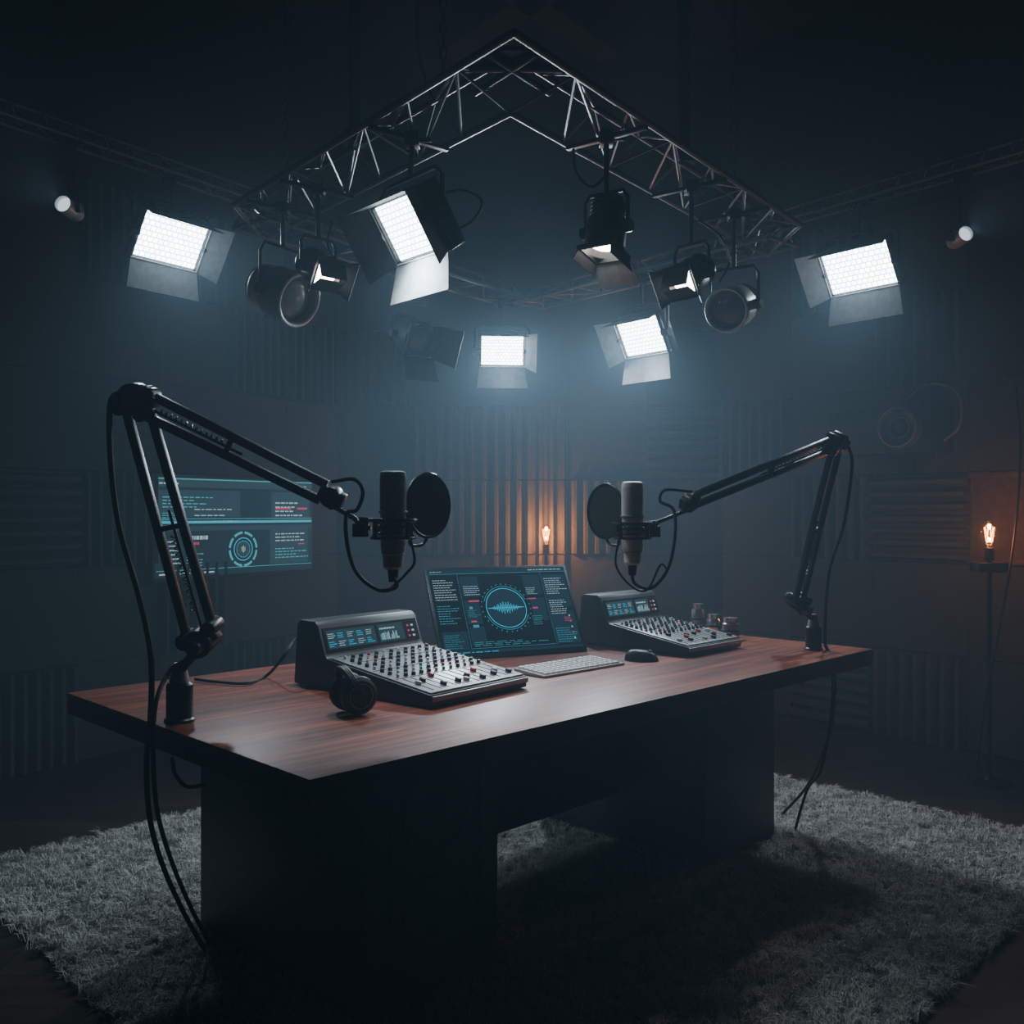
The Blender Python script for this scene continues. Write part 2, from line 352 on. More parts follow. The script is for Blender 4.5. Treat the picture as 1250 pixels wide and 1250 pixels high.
def chain(x,y,z0,label):
    b=MB(); z=z0; i=0
    while z<H-.01:
        c=V((x,y,z+.018)); a=V((1,0,0)) if i%2 else V((0,1,0))
        pts=[c+a*math.cos(t)*.009+V((0,0,math.sin(t)*.021)) for t in[2*math.pi*k/8 for k in range(8)]]
        b.tube(pts,.0035,4,closed=True); z+=.034; i+=1
    o=b.build('chain',M_trussd); tag(o,label,'chain','chains above the main truss')
chain(-.19,2.63,TH+.05,'hoist chain hanging to the main truss near its front corner')
chain(-.80,3.38,TH+.05,'hoist chain hanging near the left corner of the main truss')
chain(.81,3.47,TH+.05,'hoist chain hanging near the right corner of the main truss')
cb=MB(); cb.tube(catmull([(-.22,2.60,2.38),(-.26,2.62,2.55),(-.24,2.6,2.9),(-.15,2.6,3.3),(-.12,2.6,4.19)]),.005); tag(cb.build('hoist_cable',M_rubber),'thin black cable rising beside the front chain of the main truss','cable')
# ---------------------------------------------------------------- lamps
def headM(hx,hy,tilt,roll,C):
    h=V((hx,hy,0)).normalized(); n=V((h.x*math.cos(R(tilt)),h.y*math.cos(R(tilt)),-math.sin(R(tilt))))
    x=n.cross(V((0,0,1))).normalized(); z=x.cross(n)
    return frame(C,x,n,z)@Matrix.Rotation(R(roll),4,'Y')
def spot(parent,loc,dirv,energy,size,col=(.72,.87,1),rad=.06,blend=.7):
    l=bpy.data.lights.new('spot','SPOT'); l.energy=energy; l.spot_size=R(size); l.spot_blend=blend; l.color=col; l.shadow_soft_size=rad
    o=bpy.data.objects.new('lamp_beam',l); COL.objects.link(o); o.parent=parent; o.location=loc; o.rotation_euler=V(dirv).to_track_quat('-Z','Y').to_euler()
def yoke(root,Mh,sx,up,top,r=.007):
    C=Mh.to_translation(); x=V((Mh[0][0],Mh[1][0],Mh[2][0])); x.z=0; x.normalize()
    pts=[C-x*sx,C-x*sx+V((0,0,up*.8)),C-x*(sx*.8)+V((0,0,up)),C+x*(sx*.8)+V((0,0,up)),C+x*sx+V((0,0,up*.8)),C+x*sx]
    b=MB(); b.tube(pts,r,6); b.cyl(C-x*(sx+.012),C-x*(sx-.03),.018); b.cyl(C+x*(sx+.012),C+x*(sx-.03),.018)
    b.cyl(C+V((0,0,up)),(0,0,top),.008); b.build('yoke',M_black,root)
    # bracket bar reaching both lower tubes of the nearest truss arm
    rl=V((root.location.x,root.location.y,0)); best=None
    for p,q,w in SEGS:
        d=q-p; t=max(0,min(1,(rl-p).dot(d)/d.length_squared)); e=(p+d*t-rl).length
        if best is None or e<best[0]: best=(e,d.normalized(),w,p+d*t-rl)
    nn=V((-best[1].y,best[1].x,0)); c0=best[3]
    c=MB(); c.box((0,0,top+.005),(.04,.05,.04)); c.beam(c0-nn*best[2]/2+V((0,0,top+.006)),c0+nn*best[2]/2+V((0,0,top+.006)),.02,.012); c.cyl((.02,0,top+.005),(.055,0,top+.005),.007); c.build('clamp',M_black,root,bevel=.002)
# sides l / r are as seen by someone facing the lamp
def door(root,Mh,w,h,side,ang,L,flare,m,y0=.0):
    side={'l':'r','r':'l'}.get(side,side)
    e={'b':((-w/2,-h/2),(w/2,-h/2),(0,-1),(1,0)),'t':((w/2,h/2),(-w/2,h/2),(0,1),(-1,0)),'l':((-w/2,h/2),(-w/2,-h/2),(-1,0),(0,-1)),'r':((w/2,-h/2),(w/2,h/2),(1,0),(0,1))}[side]
    a,b_,o,t=e; ca,sa=math.cos(R(ang)),math.sin(R(ang))
    A_=V((a[0],y0,a[1]));B_=V((b_[0],y0,b_[1])); d=V((o[0]*ca,sa,o[1]*ca))*L; tt=V((t[0],0,t[1]))*flare
    b=MB(); b.sheet([A_,B_,B_+d+tt,A_+d-tt],.003,Mh); b.cyl(A_,B_,.005,n=8,M=Mh); return b.build('barn_door',m,root)
def led_panel(pos,hx,hy,tilt,w,h,label,energy,doors,top=TH,roll=0,L=.13,hang=None,size=115,nw=.25,tg=(.35,3.1,.4)):
    hang=hang or (pos[0],pos[1]); root=thing('led_panel_light',label,'studio light',(hang[0],hang[1],top-.02),0,'lit led panels around the truss')
    C=V(pos)-root.location; Mh=headM(hx,hy,tilt,roll,C)
    b=MB(); b.box((0,-.035,0),(w+.03,.05,h+.03),Mh); 
    for i in range(6): b.box((-w/2+w*(i+.5)/6,-.072,0),(.008,.03,h*.8),Mh)
    b.build('housing',M_black,root,bevel=.004)
    b=MB()
    for sx,sz,dx,dz in((0,1,w+.03,.012),(0,-1,w+.03,.012),(1,0,.012,h+.03),(-1,0,.012,h+.03)): b.box((sx*(w/2+.008),-.002,sz*(h/2+.008)),(dx,.02,dz),Mh)
    b.build('front_frame',M_black,root,bevel=.001)
    uvplane('led_face',w,h,Mh@Matrix.Translation((0,-.004,0)),M_led,root)
    for s_,a in doors.items(): door(root,Mh,w+.02,h+.02,s_,a[0],a[1] if len(a)>1 else L,.016,a[2] if len(a)>2 else M_door,.01)
    yoke(root,Mh,w/2+.035,h/2+.06,0)
    n=V((Mh[0][1],Mh[1][1],Mh[2][1])); tgt=(V(tg)-V(pos)).normalized()
    spot(root,C+n*.05,n*nw+tgt,energy,size)
    return root
DK=M_doord
led_panel((-1.52,4.24,2.46),.82,-.57,32,.32,.205,'bright led panel with open barn doors hanging at far left',36,{'b':(30,.13),'r':(28,.10),'t':(88,.07,DK)},top=SLZ,nw=.3,size=110,tg=(-.4,2.9,.3))
led_panel((-.30,2.80,2.09),-.74,-.67,34,.235,.17,'largest bright led panel under the left near arm of the truss',34,{'b':(40,.12),'l':(30,.11,DK),'r':(70,.08,DK),'t':(80,.08,DK)},hang=(-.29,2.77),nw=.05,size=92,tg=(.15,2.95,.4))
led_panel((1.677,4.6,2.43),-.77,-.64,32,.34,.215,'bright led panel with open barn doors hanging at far right',38,{'b':(30,.14),'l':(28,.11),'t':(88,.07,DK)},top=SLZ,nw=.3,size=105,tg=(.9,3.1,.3))
led_panel((-.05,4.93,2.087),.08,-1,20,.215,.15,'small frontal led panel at the rear corner of the truss',88,{'b':(25,.11),'r':(45,.08),'t':(88,.05,DK)},size=130)
led_panel((.605,4.44,2.07),-.77,-.64,28,.25,.17,'bright led panel on the right rear arm of the truss',66,{'b':(30,.12),'l':(30,.09),'t':(88,.07,DK)},size=125)
def can(pos,hx,hy,tilt,Rr,Ln,label,lit,doors=None,top=TH,cm=None,energy=0,name='fresnel_light',lm=None,col=(1,.9,.75),grp='round spotlights hung under the truss',hang=None,rm=None):
    cm=cm or M_black; hang=hang or (pos[0],pos[1]); root=thing(name,label,'spotlight',(hang[0],hang[1],top-.02),0,grp)
    C=V(pos)-root.location; Mh=headM(hx,hy,tilt,0,C); n=V((Mh[0][1],Mh[1][1],Mh[2][1]))
    Ml=Mh@frame((0,0,0),(1,0,0),(0,0,-1),(0,1,0))   # lathe z -> facing
    b=MB(); b.lathe([(Rr*.35,-Ln*.62),(Rr*.72,-Ln*.55),(Rr*.8,-Ln*.45),(Rr*.8,-Ln*.2),(Rr*.95,-Ln*.12),(Rr*.95,Ln*.38),(Rr*.86,Ln*.38),(Rr*.84,Ln*.2)],Ml,32)
    for i in range(4): b.ring((0,0,-Ln*.42+i*Ln*.07),(0,0,1),Rr*.82,.004,24,6,Ml)
    b.build('body',cm,root)
    b=MB(); b.ring((0,0,Ln*.38),(0,0,1),Rr*.94,Rr*.07,32,8,Ml); b.build('front_ring',rm or (M_pale if not lit else M_black),root)
    b=MB(); b.lathe([(Rr*.86,Ln*.24),(Rr*.6,Ln*.30),(Rr*.3,Ln*.33),(0,Ln*.34)],Ml,32)
    if not lit:
        for q_ in(.25,.45,.65): b.ring((0,0,Ln*(.345-.08*q_)),(0,0,1),Rr*q_,.002,28,5,Ml)
    b.build('lens',lm or (M_lens_on if lit else M_lens_off),root)
    if doors:
        s=Rr*1.7
        b=MB(); 
        for sx,sz,dx,dz in((0,1,s+.01,.01),(0,-1,s+.01,.01),(1,0,.01,s+.01),(-1,0,.01,s+.01)): b.box((sx*s/2,Ln*.42,sz*s/2),(dx,.012,dz),Mh)
        b.build('door_frame',M_black,root)
        for k_,a in doors.items(): door(root,Mh,s,s,k_,a[0],a[1],.015 if a[0]<90 else 0,a[2] if len(a)>2 else DK,Ln*.42)
    yoke(root,Mh,Rr*1.12,Rr*1.7,0,.006)
    if energy: spot(root,C+n*(Ln*.5),n,energy,70,col,.03)
    return root
can((-.82,3.40,2.03),.80,-.48,22,.098,.22,'unlit pale grey round spotlight at the left end of the truss',False,cm=M_pale,lm=M_lens_grey)
can((-.652,3.2,2.07),.5,-.5,30,.060,.15,'small lit spotlight with narrow bright slit beside the left round spotlight',True,{'t':(135,.065),'b':(135,.062),'l':(50,.05),'r':(50,.05)},energy=8)
RB=M_rubber
can((-.455,4.30,2.05),.55,-.75,25,.085,.25,'unlit black spotlight with open barn doors under the left rear arm',False,{'t':(75,.09,RB),'b':(40,.11,RB),'l':(60,.10,RB),'r':(40,.11,RB)},cm=RB,rm=M_black)
can((.274,2.76,2.07),-.34,-.5,78,.062,.17,'black can spotlight with glowing crescent lens under right near arm',True,{'b':(42,.08,M_door),'l':(75,.04),'r':(75,.04)},energy=10)
can((.60,3.18,2.04),-.55,-.5,30,.062,.15,'small lit spotlight with bright slit in the middle of right near arm',True,{'t':(135,.066),'b':(135,.064),'l':(50,.05),'r':(50,.06)},energy=8)
can((.81,3.47,2.0),-.55,-.8,20,.082,.20,'unlit round spotlight with grey ring at the right end of truss',False,cm=M_pale,lm=M_lens_grey)
def small(pos,hx,hy,label): can(pos,hx,hy,-6,.037,.12,label,True,None,top=SLZ,name='small_spotlight',lm=M_spot_on,energy=3,col=(.7,.85,1),grp='small spotlights hung from the side trusses',cm=M_pale,rm=M_pale)
small((-1.78,3.82,2.47),-.10,-.98,'tiny pale glowing spotlight hanging at the far left edge')
small((1.985,4.21,2.466),.10,-.98,'tiny pale glowing spotlight hanging at the far right edge')
for pts,l in(([P(545,235,2.78),P(565,232,2.75),P(588,245,2.72),P(578,268,2.74),P(548,285,2.8)],'short black cable looping behind the largest led panel'),
             ([P(700,182,2.75),P(703,210,2.73),P(722,228,2.72),P(742,212,2.76)],'short black cable looping above the crescent lit spotlight'),
             ([P(855,270,3.2),P(880,290,3.2),P(890,320,3.3),P(878,345,3.3)],'short black cable drooping between the right near spotlights'),
             ([P(405,270,3.1),P(400,300,3.1),P(415,320,3.1),P(440,322,3.1),P(460,300,3.0)],'short black cable drooping beside the left lit spotlight')):
    b=MB(); b.tube(catmull(pts),.004,6); tag(b.build('lamp_cable',M_rubber),l,'cable','lamp cables under the truss')
# ---------------------------------------------------------------- screens
G_bg=emis('screen_dark',(.0030,.0075,.0125),1.0); G_cy=emis('screen_cyan',(.04,.27,.36),1.0); G_wh=emis('screen_white',(.42,.60,.68),.85); G_rd=emis('screen_pink',(.65,.06,.14),.8); G_dim=emis('screen_dim',(.008,.026,.042),1.0); G_gl=emis('screen_bright',(.03,.50,.80),1.0)
class Scr:
    def __init__(s,M): s.M=M; s.b={}
    def rect(s,k,x0,y0,x1,y1,l=1): s.b.setdefault(k,MB()).add([(x0,-.0006*l,y0),(x1,-.0006*l,y0),(x1,-.0006*l,y1),(x0,-.0006*l,y1)],[(0,1,2,3)],s.M)
    def arc(s,k,cx,cy,r0,r1,a0=0,a1=360,l=2,n=48):
        vs=[]; 
        for i in range(n+1):
            t=R(a0+(a1-a0)*i/n); vs+=[(cx+r0*math.cos(t),-.0006*l,cy+r0*math.sin(t)),(cx+r1*math.cos(t),-.0006*l,cy+r1*math.sin(t))]
        s.b.setdefault(k,MB()).add(vs,[(2*i,2*i+1,2*i+3,2*i+2) for i in range(n)],s.M)
    def text(s,k,x,y,w,h,rows,seed=0,th=.32):
        r=random.Random(seed); dy=h/rows
        for i in range(rows):
            cx=x; yy=y+h-(i+1)*dy
            end=x+w*r.uniform(.5,1)
            while cx<end: 
                ww=w*r.uniform(.04,.14); s.rect(k,cx,yy,min(cx+ww,x+w),yy+dy*th); cx+=ww+w*.03
    def done(s,parent):
        for k,b in s.b.items(): b.build('screen_graphics',{'c':G_cy,'w':G_wh,'r':G_rd,'d':G_dim,'g':G_gl}[k],parent,smooth=False)
bl=V((-.235,3.17,.755)); xd=V((.914,.407,0)).normalized(); up=V((-.085,.16,.30)); up=(up-xd*up.dot(xd)); hM=up.length; up.normalize()
yb=up.cross(xd)
Mm=frame((0,0,0),xd,yb,up)
W=.555
mon=thing('computer_monitor','slim tilted computer monitor showing a round waveform, standing on the desk','monitor',bl)
b=MB(); b.box((W/2,.012,hM/2),(W,.018,hM),Mm); fr=b.build('monitor_frame',M_bez,mon,bevel=.003)
b=MB(); b.add([(.010,-.0005,.016),(W-.010,-.0005,.016),(W-.010,-.0005,hM-.010),(.010,-.0005,hM-.010)],[(0,1,2,3)],Mm@Matrix.Translation((0,.0025,0))); b.build('screen',G_bg,mon,smooth=False)
b=MB(); b.beam(Mm@V((W/2,.02,hM*.55)),V((W/2*xd.x-.12,W/2*xd.y+.20,.0)),.10,.008); b.beam(V((W/2*xd.x-.16,W/2*xd.y+.16,-.001)),V((W/2*xd.x-.06,W/2*xd.y+.22,-.001)),.03,.008); b.build('stand',M_blackp,mon)
def monscr(S,W,h):
    S.rect('d',.012,h-.026,W-.012,h-.012); S.text('w',.016,h-.022,.07,.009,1,1,.5); S.text('w',W-.16,h-.022,.14,.009,1,2,.5); S.rect('c',.012,h-.0295,W-.012,h-.028)
    S.rect('c',.1158,.03,.1166,h-.03); S.text('w',.02,h-.13,.08,.085,9,3,.25); S.text('c',.02,h-.22,.08,.075,8,4,.25)
    S.rect('d',.018,.032,.11,.10); S.text('c',.024,.038,.07,.055,7,5,.25)
    for (x0,y0,x1,y1) in ((.122,h*.66,.19,h-.04),(.122,h*.36,.178,h*.62),(.122,.045,.178,h*.33),(W-.19,h*.66,W-.122,h-.04),(W-.178,h*.36,W-.122,h*.62),(W-.11,h*.5,W-.016,h-.04),(W-.11,.035,W-.016,h*.46)): S.rect('d',x0,y0,x1,y1,.5)
    cx,cy=W*.5,h*.52
    S.arc('d',cx,cy,.0,.072,l=1); S.arc('g',cx,cy,.0745,.0772); S.arc('c',cx,cy,.083,.0850,20,160); S.arc('c',cx,cy,.083,.0850,200,340)
    for i in range(60):
        if i%2: S.arc('c',cx,cy,.091,.095,i*6,i*6+2.2,n=2)
    am=[.002,.003,.006,.010,.007,.013,.020,.012,.026,.018,.032,.016,.028,.020,.030,.014,.022,.010,.016,.008,.011,.006,.004,.003,.002]
    for i,a in enumerate(am):
        x=cx-.060+i*.005; S.rect('g',x-.0011,cy-a*.75,x+.0011,cy+a*.75,3)
    S.rect('g',cx-.070,cy-.0010,cx+.070,cy+.0010,3)
    S.rect('r',.14,cy+.028,.18,cy+.034); S.text('w',.13,cy+.055,.06,.04,5,6,.25); S.text('c',.13,cy-.03,.045,.03,5,7,.25); S.rect('r',.135,cy-.05,.155,cy-.044)
    S.rect('c',.138,cy+.0,.15,cy+.010); S.rect('c',.138,cy-.07,.16,cy-.060)
    S.rect('r',W-.185,cy+.03,W-.155,cy+.034); S.text('w',W-.185,cy+.05,.05,.03,5,8,.25); S.rect('r',W-.175,cy-.008,W-.155,cy-.002); S.text('c',W-.185,cy-.07,.05,.04,5,9,.25)
    S.rect('c',W-.1145,.03,W-.1137,h-.03); S.text('w',W-.105,h-.12,.085,.07,8,10,.25); S.text('w',W-.105,h-.20,.085,.06,7,11,.25); S.text('r',W-.06,h-.23,.03,.02,3,12); S.text('c',W-.105,.04,.085,.06,7,13,.25)
    for i in range(5): S.rect('r' if i%2 else 'w',W-.04,.05+i*.022,W-.035,.056+i*.022)
    S.rect('c',.12,.034,W-.12,.0352); S.rect('d',.012,.018,W-.012,.028); S.text('c',.13,.042,.30,.02,3,14,.25); S.text('g',.02,.0195,.2,.006,1,15,.6)
S=Scr(Mm@Matrix.Translation((0,.001,0))); monscr(S,W,hM); S.done(mon)
# television
tl=P(188,710,5.02); tr_=P(382,708,5.93); xd2=(V((tr_.x,tr_.y,0))-V((tl.x,tl.y,0))); W2=xd2.length; xd2.normalize(); yb2=V((0,0,1)).cross(xd2)
Mt=frame((0,0,0),xd2,yb2,(0,0,1)); zt0=.885; H2=.56
tv=thing('television','wide flat television with teal interface mounted on the left wall','television',(tl.x,tl.y,zt0))
b=MB(); b.box((W2/2,.025,H2/2),(W2+.02,.045,H2+.02),Mt); b.build('television_frame',M_bez,tv,bevel=.004)
b=MB(); b.add([(.006,.0015,.012),(W2-.006,.0015,.012),(W2-.006,.0015,H2-.006),(.006,.0015,H2-.006)],[(0,1,2,3)],Mt); b.build('screen',emis('television_dark',(.010,.024,.034),1),tv,smooth=False)
wl=(V((tl.x,tl.y,0))+xd2*W2/2); 
nl=V((dL.y,-dL.x,0)); nl=nl if nl.dot(V((0,2.4,0))-Bc)>0 else -nl
dist=(wl-Bc).dot(nl); b=MB(); b.box((W2/2,.06,H2/2),(.3,.04,.2),Mt); b.box((W2/2,.05+(dist-.10)/2,H2/2),(.08,max(.05,dist-.12),.08),Mt); b.build('wall_bracket',M_black,tv)
S=Scr(Mt); w,h=W2,H2
G_dim=emis('screen_dim_blue',(.022,.050,.066),1.0); G_cy=emis('screen_teal_bright',(.07,.38,.46),1.0)
S.rect('d',.012,h-.06,w-.012,h-.012,.5); S.rect('d',.012,h*.60,w*.5,h-.075,.5); S.text('w',.03,h-.045,.2,.014,1,21,.6); S.text('w',w-.25,h-.045,.2,.014,1,22,.6); S.rect('c',.012,h-.018,w-.012,h-.012)
S.text('c',.05,h-.17,.32,.07,4,23,.3); S.text('w',.25,h-.25,.3,.10,3,24,.15); S.text('w',w-.30,h-.22,.26,.10,4,25); S.rect('r',w-.30,h-.18,w-.18,h-.168); S.rect('r',w-.13,h-.18,w-.05,h-.168)
S.text('c',.05,h-.24,.16,.05,4,35,.3); S.rect('d',w-.33,h*.56,w-.03,h-.075,.5)
S.rect('g',.012,h*.54,w-.012,h*.54+.005); S.rect('c',.012,h*.54+.005,w-.012,h*.54+.014); S.rect('c',.012,h*.52+.035,w-.012,h*.52+.038); S.rect('d',.012,h*.52-.03,w-.012,h*.52-.004)
S.text('w',.20,h*.38,.16,.03,1,26,.7); S.text('r',.20,h*.33,.10,.02,1,27,.7); S.text('w',.05,h*.15,.12,.14,6,28); S.text('c',.20,h*.12,.13,.08,5,29)
cx,cy=w*.52,h*.27
for i in range(8): S.arc('c',cx,cy,.088,.102,i*45+3,i*45+40,n=8)
S.arc('g',cx,cy,.062,.067); S.arc('c',cx,cy,.045,.048); S.arc('d',cx,cy,0,.043,l=1); S.rect('w',cx-.003,cy-.02,cx+.003,cy+.02,3); S.rect('w',cx-.013,cy-.012,cx-.008,cy+.012,3); S.rect('w',cx+.008,cy-.012,cx+.013,cy+.012,3)
S.rect('d',w-.34,h*.10,w-.04,h*.47,.5); S.text('w',w-.30,h*.34,.26,.06,3,30); S.text('c',w-.30,h*.16,.26,.07,4,31); S.rect('r',w-.12,h*.30,w-.07,h*.31)
S.rect('c',.012,.047,w-.012,.050); S.text('w',.03,.026,.6,.012,1,32,.7); S.done(tv)
# ---------------------------------------------------------------- mixers
def mixer(fl,ang,w,label,depth=.5):
    d=depth; root=thing('mixing_console',label,'mixing console',(fl[0],fl[1],.75),R(ang),'mixing consoles on the desk')
    yb_=d-.15
    b=MB(); b.prism([(0,.004),(0,.036),(yb_,.088),(yb_+.01,.098),(yb_+.04,.178),(yb_+.055,.190),(d-.03,.190),(d-.015,.178),(d,.004)],0,w); b.build('body',M_blackp,root,bevel=.004)
    b=MB()
    for x in(.03,w-.03):
        for y in(.04,d-.04): b.cyl((x,y,0),(x,y,.006),.012)
    b.build('rubber_foot',M_rubber,root)
    sl=V((0,yb_-.02,.052*(yb_-.02)/yb_)).normalized(); nz=V((1,0,0)).cross(sl); Ms=frame((0,.008,.0375),(1,0,0),sl,nz); SL=yb_-.02
    b=MB(); b.box((w/2,SL/2,.0015),(w-.014,SL,.005),Ms); b.build('control_plate',M_panel,root,bevel=.001)
    b=MB(); b.box((w/2,-.004,.026),(w-.006,.008,.014)); b.build('front_trim',M_panel,root,bevel=.002)
    fd=V((0,.03,.08)).normalized(); nrm=V((1,0,0)).cross(fd)
    if nrm.y>0: nrm=-nrm
    Mf=frame(V((0,yb_+.0105,.099))+nrm*.001,(1,0,0),-nrm,fd)
    b=MB(); b.box((w/2,-.001,.04),(w-.02,.003,.068),Mf); b.build('meter_bridge',M_rubber,root)
    S=Scr(Mf@Matrix.Translation((0,-.003,0)))
    a0,a1=.022,w*.52
    S.rect('d',a0-.004,.012,a1,.066,.5); S.rect('d',a1+.012,.012,w-.07,.066,.5)
    for j in range(2):
        for i in range(5): 
            xx=a0+(a1-a0)*i/5; S.text('g' if (i+j)%2 else 'w',xx,.042-.024*j,(a1-a0)/5*.8,.018,3,40+i+5*j,.35)
    rr=random.Random(5)
    for i in range(12): S.rect('w' if i%3 else 'c',a1+.018+i*.0062,.018,a1+.0215+i*.0062,.022+rr.uniform(0,.022))
    S.text('w',a1+.018,.050,.07,.010,1,42,.5)
    for i in range(3): S.rect('r',w-.055,.018+i*.016,w-.047,.024+i*.016); S.rect('w',w-.038,.018+i*.016,w-.028,.024+i*.016)
    S.done(root)
    nch=12; pw=(w-.036)/nch
    def proto(r,h,m):
        b=MB(); b.cyl((0,0,0),(0,0,h),r,r*.8,10); b.box((0,r*.45,h),(.0015,r*.9,.0015)); return b.build('knob',m,root)
    ks=[proto(.0066,.0095,M_blackp),proto(.0048,.009,M_white),proto(.0048,.008,M_teal),proto(.0048,.008,M_red)]
    def put(src,x,y,rot=0):
        o=src.copy(); COL.objects.link(o); o.parent=root; o.matrix_local=Ms@Matrix.Translation((x,y,.004))@Matrix.Rotation(rot,4,'Z'); return o
    slot=MB(); rr=random.Random(int(ang)); led=MB(); ledr=MB(); dark=MB()
    fps=[]
    for m_ in(M_blackp,M_white,M_red):
        bb=MB(); bb.box((0,0,.005),(.010,.018,.010)); fps.append(bb.build('fader',m_,root,bevel=.002))
    step=(SL-.165)/7.3
    dark.box((w/2,.150+2.5*step,.0042),(w-.03,.003,.0008),Ms); dark.box((w/2,.150+5.5*step,.0042),(w-.03,.003,.0008),Ms); dark.box((w/2,.136,.0042),(w-.03,.003,.0008),Ms)
    for c in range(nch):
        x=.018+pw*(c+.5)
        slot.box((x,.072,.0045),(.0028,.115,.001),Ms); put(fps[(1,0,0,2,0,1,0,0,2,0,1,0)[c]],x,.025+rr.uniform(0,.095))
        for r_ in range(8):
            y=.150+r_*step; kk=ks[1] if (c*3+r_*5)%7<2 else ks[0]
            q_=rr.random()
            if q_<.08: kk=ks[2]
            elif q_<.15: kk=ks[3]
            put(kk,x,y,rr.uniform(-2,2))
            (ledr if rr.random()<.15 else led).box((x+pw*.46,y+.012,.005),(.003,.003,.0015),Ms)
    slot.build('fader_slots',M_rubber,root); dark.build('divider_lines',M_rubber,root); led.build('indicator_lights',G_cy,root); ledr.build('indicator_lights',G_rd,root)
    for q in ks+fps: bpy.data.objects.remove(q)
    return root
mixer((-.205,2.40),50,.385,'large black and grey mixing console at the left beside the headphones',.56)
mixer((.604,3.258),45,.34,'smaller looking mixing console at the right between the monitor and the metal piece')
# ---------------------------------------------------------------- keyboard & mouse
kb=thing('keyboard','flat pale computer keyboard lying in front of the monitor','keyboard',(.098,2.852,.75),R(43))
b=MB(); b.prism([(0,.0),(0,.008),(.135,.016),(.135,.0)],0,.37); b.build('body',M_key,kb,bevel=.002)
kn=MB()
for r_ in range(6):
    n=15 if r_ else 11; x=.008
    for i in range(n):
        ww=.0225 if r_ else (.10 if i==4 else .0225)
        if x+ww>.365: break
        y=.006+r_*.021; z=.0085+y*.0593
        kn.add([(x,y,z),(x+ww,y,z),(x+ww,y+.018,z+.001),(x,y+.018,z+.001),(x+.002,y+.002,z+.005),(x+ww-.002,y+.002,z+.005),(x+ww-.002,y+.016,z+.006),(x+.002,y+.016,z+.006)],[(3,2,1,0),(4,5,6,7),(0,1,5,4),(1,2,6,5),(2,3,7,6),(3,0,4,7)])
        x+=ww+.0018
kn.build('keys',mat('key_caps',(.6,.61,.62),.5),kb)
ms=thing('computer_mouse','black computer mouse lying right of the pale keyboard','mouse',(.436,3.20,.75),R(-18))
b=MB(); vs=[];fs=[];nu,nv=20,8
for j in range(nv+1):
    ph=math.pi/2*j/nv
    for i in range(nu):
        t=2*math.pi*i/nu; vs.append((.058*math.cos(ph)**.6*math.cos(t),.031*math.cos(ph)**.6*math.sin(t),.036*math.sin(ph)*(1-.2*math.cos(t)*math.cos(ph))))
for j in range(nv):
    for i in range(nu): fs.append((j*nu+i,j*nu+(i+1)%nu,(j+1)*nu+(i+1)%nu,(j+1)*nu+i))
fs.append(tuple(range(nu-1,-1,-1))); b.add(vs,fs); b.build('body',M_blackp,ms)
b=MB(); b.cyl((.028,-.004,.028),(.028,.004,.028),.009); b.build('scroll_wheel',M_grey,ms)
# ---------------------------------------------------------------- headphones
hp=thing('headphones','black over ear headphones resting on the desk beside left console','headphones',(-.395,2.36,.75),0)
ax=V((.55,-.84,0)).normalized(); 
for s_ in(-1,1):
    c=V((0,0,.050))+ax*s_*.030
    zc=ax*s_; xc=zc.orthogonal().normalized(); yc=zc.cross(xc); Mx=frame(c,xc,yc,zc)
    b=MB(); b.lathe([(.034,-.012),(.044,-.008),(.048,.002),(.046,.014),(.038,.020),(.034,.0185),(.026,.0185),(.022,.022),(.0,.022)],Mx,32); cup=b.build('ear_cup',M_blackp,hp)
    b=MB(); b.ring((0,0,.0205),(0,0,1),.030,.0018,32,6,Mx); b.build('cup_ring',M_grey,cup)
    b=MB(); b.ring((0,0,-.010),(0,0,1),.034,.013,32,8,Mx); b.build('ear_pad',M_rubber,hp)
sd=V((.84,.55,0))
pts=[V((0,0,.050))+ax*.052*math.cos(t)+(V((0,0,1))*.066-sd*.03)*math.sin(t) for t in[math.pi*k/16 for k in range(17)]]
b=MB()
for o_ in(-.006,0,.006): b.tube([p+sd*o_ for p in pts],.006,8)
b.build('headband',M_blackp,hp)
# ---------------------------------------------------------------- jar shapes standing in for the metal piece behind the right console
def jar(px,py,r,h,label,m,nm='metal_piece'):
    z=580/(py-625); p=P(px,py,z); t=thing(nm,label,'metal piece',(p.x,p.y,.75),0)
    b=MB(); b.lathe([(r*.9,0),(r,.004),(r,h*.8),(r*.8,h*.9),(r*.8,h)],None,20); b.build('body',m,t)
    b=MB(); b.lathe([(r*.86,h*.9),(r*.88,h*1.12),(0,h*1.12)],None,20); b.build('lid',M_chrome,t)
    b=MB(); b.ring((0,0,h*.45),(0,0,1),r*1.0,.005,24,6); b.build('band',M_rubber,t)
jar(892,780,.033,.075,'small shiny jar shape with dark band standing in for a metal piece, rightmost behind the right console',M_grey)
jar(871,773,.027,.070,'small shiny jar shape with dark band standing in for a metal piece, left of the rightmost one',M_chrome)
jar(852,767,.027,.095,'taller canister shape standing in for a metal piece behind the right mixing console',M_grey,'tall_metal_piece')
